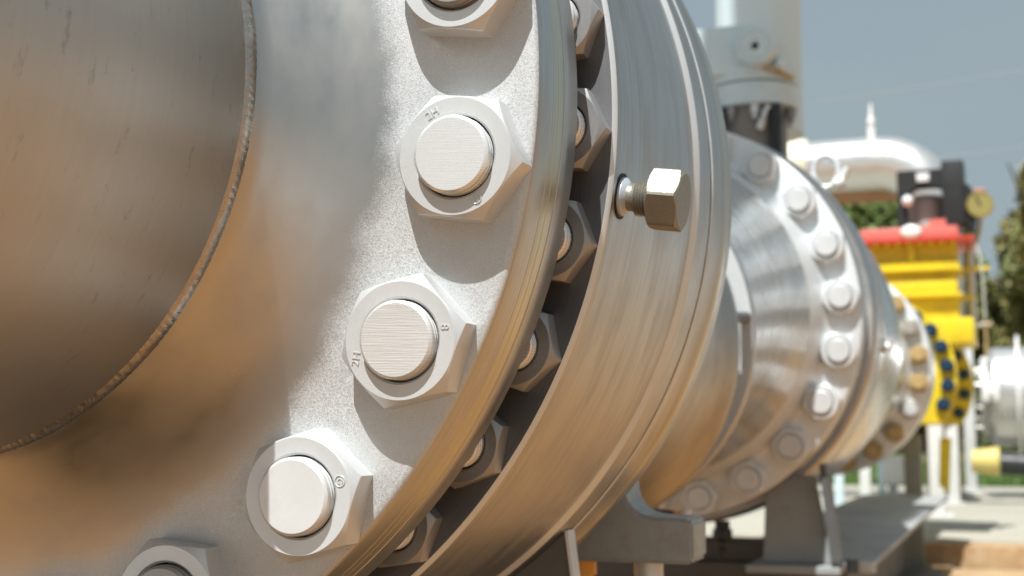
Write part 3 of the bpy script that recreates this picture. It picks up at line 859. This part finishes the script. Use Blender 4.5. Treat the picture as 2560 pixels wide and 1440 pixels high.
bmesh.ops.create_uvsphere(bm, u_segments=16, v_segments=10, radius=0.0225)
link('knob', finish(bm, 60), M['white'], ind, (0.153, 5.64, 0.734))
link('red_switch', boxmesh(0.235, 0.300, 5.60, 5.645, 0.6180, 0.648, 0.004), M['red'], ind, (0, 0, 0))
ga = thing('pressure_gauge', 'round brass gauge beside the black indicator bracket', 'gauge', (0.425, 5.70, 0.705))
link('case', lathe([(-0.03, 0.050), (0.03, 0.052), (0.036, 0.050), (0.036, 0.043)], 36, axis='Y', cap0=True), M['gauge'], ga, (0.428, 5.68, 0.705), (0, 0, PI))
link('dial', lathe([(5.6455, 0.043), (5.6455, 0.002)], 36), M['gaugeface'], ga, (0.428, 0, 0.705))
link('needle', boxmesh(-0.003, 0.003, -0.001, 0.001, -0.005, 0.034), M['black'], ga, (0.428, 5.643, 0.705), (0, -0.4, 0))
link('red_cap', boxmesh(0.405, 0.448, 5.65, 5.71, 0.7570, 0.770, 0.005), M['pink'], ga, (0, 0, 0))
link('gauge_stem', tube([(0.426, 5.70, 0.655), (0.42, 5.70, 0.60), (0.405, 5.72, 0.56)], 0.008, 10), M['gauge'], ga, (0, 0, 0))

# ------------------------------------------------------------------ white pipework behind
ov = thing('overhead_pipe', 'thick white overhead pipe bending down behind the yellow valve', 'pipe', (0.08, 8.0, 0.13))
bc, br = Vector((-0.17, 8.0, 1.055)), 0.29
pts = [(-0.62, 8.0, 1.345), (-0.40, 8.0, 1.345)]
for i in range(0, 17):
    a = PI / 2 - PI / 2 * i / 16
    pts.append((bc.x + br * math.cos(a), 8.0, bc.z + br * math.sin(a)))
pts.append((bc.x + br, 8.0, 0.13))
link('pipe', tube(pts, 0.152, 64), M['clad'], ov, (0, 0, 0))
link('collar', lathe([(-0.95, 0.10), (-0.95, 0.160), (-0.585, 0.172), (-0.575, 0.168), (-0.56, 0.150)], 64, axis='X', cap0=True), M['cream'], ov, (0, 8.0, 1.345))
bm = bmesh.new()
tube([(-0.205, 8.0, 1.49), (-0.205, 8.0, 1.56)], 0.022, 14, bm=bm)
tube([(-0.205, 8.0, 1.56), (-0.205, 8.0, 1.575), (-0.205, 8.0, 1.60), (-0.205, 8.0, 1.625), (-0.205, 8.0, 1.70)], 0.02, 14, rads=[0.010, 0.020, 0.022, 0.010, 0.006], bm=bm)
link('vent_pole', finish(bm, 50), M['white'], ov, (0, 0, 0))

rp = thing('underside_shade', 'added brown tube standing for the shaded underside of the white overhead pipe', 'pipe', (-0.4, 8.5, 1.2))  # added tube: brown shade and ground reflection under the white pipe, as a shape
link('pipe', tube([(-3.0, 8.5, 1.300), (-0.02, 8.5, 1.300), (0.07, 8.5, 1.275), (0.11, 8.5, 1.20), (0.11, 8.5, -0.6)], 0.100, 32), M['undershade'], rp, (0, 0, 0))
cp = thing('crossing_pipe', 'white horizontal pipe with thin flange crossing at the far right', 'pipe', (1.2, 9.0, -0.1))
link('pipe', lathe([(0.37, 0.20), (0.372, 0.285), (0.40, 0.300), (4.2, 0.300)], 72, axis='X', cap0=True), M['clad'], cp, (0, 9.0, 0.02))
link('flange_disc', lathe([(0.53, 0.301), (0.53, 0.375), (0.546, 0.375), (0.546, 0.301)], 72, axis='X'), M['white'], cp, (0, 9.0, 0.02))
link('end_flange', lathe([(0.325, 0.15), (0.325, 0.245), (0.368, 0.245), (0.368, 0.15)], 56, axis='X', cap0=True), M['whitepost'], cp, (0, 9.0, 0.02))
for k in range(12):
    a = 2 * PI * k / 12 + 0.2
    link('flange_bolt', lathe([(0.290, 0.020), (0.324, 0.020)], 8, axis='X', cap0=True, angle=20), M['bare' if k % 3 else 'black'], cp, (0, 9.0 + 0.205 * math.cos(a), 0.02 + 0.205 * math.sin(a)))
bm = bmesh.new()
tube([(0.365, 8.75, 0.26), (0.365, 8.75, 0.44)], 0.008, 8, bm=bm)
tube([(0.33, 8.75, 0.45), (0.40, 8.75, 0.45)], 0.013, 8, bm=bm)
link('valve_handle', finish(bm, 40), M['tan'], cp, (0, 0, 0))
bm = bmesh.new()
box(bm, 0.33, 0.43, 8.66, 8.74, -0.02, 0.10, 0.02)
box(bm, 0.37, 0.40, 8.60, 8.655, 0.02, 0.06, 0.008)
link('junction_box', finish(bm, 40), M['white'], cp, (0, 0, 0))

# posts
def post(x, y, w, z0, z1, mat, label, name='support_post', foot=None, group=None, footmat=None):
    t = thing(name, label, 'post', (x, y, z0), group)
    link('column', boxmesh(x - w / 2, x + w / 2, y - w / 2, y + w / 2, z0 + 0.012, z1, 0.004), M[mat], t, (0, 0, 0))
    fw_ = foot or w * 0.9
    link('base_plate', boxmesh(x - fw_, x + fw_, y - fw_, y + fw_, z0, z0 + 0.0115, 0.002), M[footmat or mat], t, (0, 0, 0))
    return t
post(0.155, 6.95, 0.068, -0.60, -0.10, 'whitepost', 'white post standing nearest the pavement edge below the yellow valve', foot=0.075)
post(0.180, 8.05, 0.064, -0.60, 0.125, 'whitepost', 'white post in the middle between two others on the pavement')
post(0.222, 9.62, 0.070, -0.60, 0.40, 'whitepost', 'taller white post farthest back under the crossing pipe')
post(0.168, 5.28, 0.060, -0.69, -0.20, 'olivepost', 'olive grey post at the kerb in front of the white posts', name='grey_post')
post(-0.336, 8.4, 0.060, -0.60, -0.30, 'whitepost', 'short white post seen below the tan-nut flange')
post(-0.352, 7.3, 0.045, -0.60, -0.28, 'gear', 'thin blue-grey post left of the short white post', name='grey_post')
post(-0.30, 9.0, 0.045, -0.60, -0.36, 'gear', 'thin blue-grey post right of the short white post', name='grey_post')
pd = thing('pedestal', 'white box on a narrow pedestal in front of the grass', 'pedestal', (-0.235, 9.05, -0.60))
link('box', boxmesh(-0.31, -0.165, 8.98, 9.12, -0.53, -0.36, 0.02), M['whitepost'], pd, (0, 0, 0))
link('stem', lathe([(-0.60, 0.075), (-0.585, 0.075), (-0.58, 0.03), (-0.531, 0.03)], 20, axis='Z', cap0=True), M['whitepost'], pd, (-0.235, 9.05, 0))
bp_ = thing('black_pipe', 'black hose pipe with pale yellow end sleeve low at the far right', 'pipe', (0.6, 8.2, -0.6))
link('hose', tube([(0.43, 8.2, -0.375), (0.75, 8.2, -0.392), (1.6, 8.2, -0.42), (3.0, 8.1, -0.50)], 0.062, 24), M['black'], bp_, (0, 0, 0))
link('sleeve', lathe([(0.275, 0.060), (0.28, 0.064), (0.42, 0.082), (0.425, 0.078)], 32, axis='X', cap0=True), M['paleyellow'], bp_, (0, 8.2, -0.363))
link('rest', boxmesh(0.62, 0.70, 8.15, 8.25, -0.60, -0.457, 0.004), M['black'], bp_, (0, 0, 0))

# ------------------------------------------------------------------ skid
sk = thing('skid_frame', 'dark steel skid frame under the valves with grey top deck', 'skid', (0, 3.0, -0.7))
link('deck_plate', boxmesh(-0.005, 0.290, 2.56, 5.2, -0.432, -0.420, 0.002), M['deck'], sk, (0, 0, 0))
link('web', boxmesh(0.12, 0.14, 2.60, 5.2, -0.68, -0.4325), M['beam'], sk, (0, 0, 0))
link('bottom_flange', boxmesh(0.0, 0.27, 2.58, 5.2, -0.70, -0.6805), M['beam'], sk, (0, 0, 0))
link('cross_beam', boxmesh(-1.2, 0.270, 2.36, 2.50, -0.442, -0.4085, 0.003), M['beam'], sk, (0, 0, 0))
link('cross_bar', boxmesh(-1.2, 0.129, 2.38, 2.48, -0.408, -0.374, 0.003), M['beam'], sk, (0, 0, 0))
link('cross_web', boxmesh(-1.2, 0.119, 2.42, 2.44, -0.70, -0.4425), M['beam'], sk, (0, 0, 0))
link('lit_corner', boxmesh(0.262, 0.296, 2.54, 2.558, -0.436, -0.418, 0.001), M['silver'], sk, (0, 0, 0))  # silver piece stands in for the deck's sunlit front corner

# ------------------------------------------------------------------ trees, wires
def leaf_cloud(center, radii, n, size, clumps=60, seed=1):
    r = np.random.default_rng(seed)
    cc = r.normal(0, 1, (clumps, 3)); cc /= np.linalg.norm(cc, axis=1)[:, None]
    cc *= r.uniform(0.35, 1.0, clumps)[:, None] ** 0.6
    cr = r.uniform(0.10, 0.26, clumps)
    which = r.integers(0, clumps, n)
    d = r.normal(0, 1, (n, 3)); d /= np.linalg.norm(d, axis=1)[:, None]
    p = cc[which] + d * (cr[which] * r.random(n) ** 0.45)[:, None]
    p = p * np.array(radii) + np.array(center)
    u = r.normal(0, 1, (n, 3)); u /= np.linalg.norm(u, axis=1)[:, None]
    w = np.cross(u, r.normal(0, 1, (n, 3))); w /= np.linalg.norm(w, axis=1)[:, None]
    s = size * r.uniform(0.6, 1.3, n)[:, None]
    v = np.stack([p - u * s, p + w * s * 0.45, p + u * s, p - w * s * 0.45], 1)
    me = bpy.data.meshes.new('leaves')
    me.from_pydata(v.reshape(-1, 3).tolist(), [], np.arange(4 * n).reshape(-1, 4).tolist())
    return me

def tree(x, y, z0, h, rx, rz, leaf, label, n=30000, seed=3, size=0.12):
    t = thing('tree', label, 'tree', (x, y, z0), 'trees beyond the pavement')
    cz = h - rz
    link('crown', leaf_cloud((x, y, cz), (rx, rx, rz), n, size, 70, seed), M[leaf], t, (0, 0, 0))
    bm = bmesh.new()
    tube([(x, y, z0), (x + 0.05, y, z0 + (cz - z0) * 0.5), (x - 0.03, y, cz), (x, y, cz + rz * 0.6)], 0.1, 10, rads=[0.17, 0.13, 0.09, 0.03], bm=bm)
    for k in range(7):
        a = 2 * PI * k / 7 + seed
        b0 = Vector((x, y, z0 + (cz - z0) * (0.6 + 0.08 * k)))
        tube([b0, b0 + Vector((math.cos(a) * rx * 0.4, math.sin(a) * rx * 0.4, rz * 0.3)), b0 + Vector((math.cos(a) * rx * 0.75, math.sin(a) * rx * 0.75, rz * 0.75))], 0.04, 6, rads=[0.06, 0.04, 0.015], bm=bm)
    link('trunk', finish(bm, 60), M['bark'], t, (0, 0, 0))
    return t
tree(-3.0, 26.0, -0.63, 5.0, 2.3, 2.5, 'leaf_green', 'green leafy tree under the white overhead pipe', seed=3)
tree(-1.35, 29.0, -0.63, 4.9, 1.5, 2.6, 'leaf_green', 'green tree just behind the black indicator bracket', seed=8)
tree(1.35, 24.0, -0.63, 4.9, 1.15, 2.6, 'leaf_rust', 'rusty green tree at the right edge of the picture', seed=5)
tree(0.75, 28.0, -0.63, 3.1, 1.0, 1.8, 'leaf_rust', 'low rusty green tree right of the yellow ribbed bonnet', seed=11)
o = link('hedge', leaf_cloud((-1.0, 31.0, 0.35), (9.0, 0.8, 1.0), 16000, 0.10, 400, 21), M['leaf_rust'])
tag(o, 'dark low hedge along the far side of the grass', 'hedge', kind='stuff')
for i, (z0, z1, lb) in enumerate(((13.5, 18.2, 'upper power line faint against the grey sky'), (10.6, 14.6, 'lower power line faint against the grey sky'))):
    pts = []
    for k in range(25):
        u = k / 24
        pts.append((-22 + 50 * u, 60, z0 + (z1 - z0) * u - 2.2 * math.sin(PI * u) * 0.4))
    o = link('power_line', tube(pts, 0.016, 6), M['wire'])
    tag(o, lb, 'wire', 'power lines in the sky')
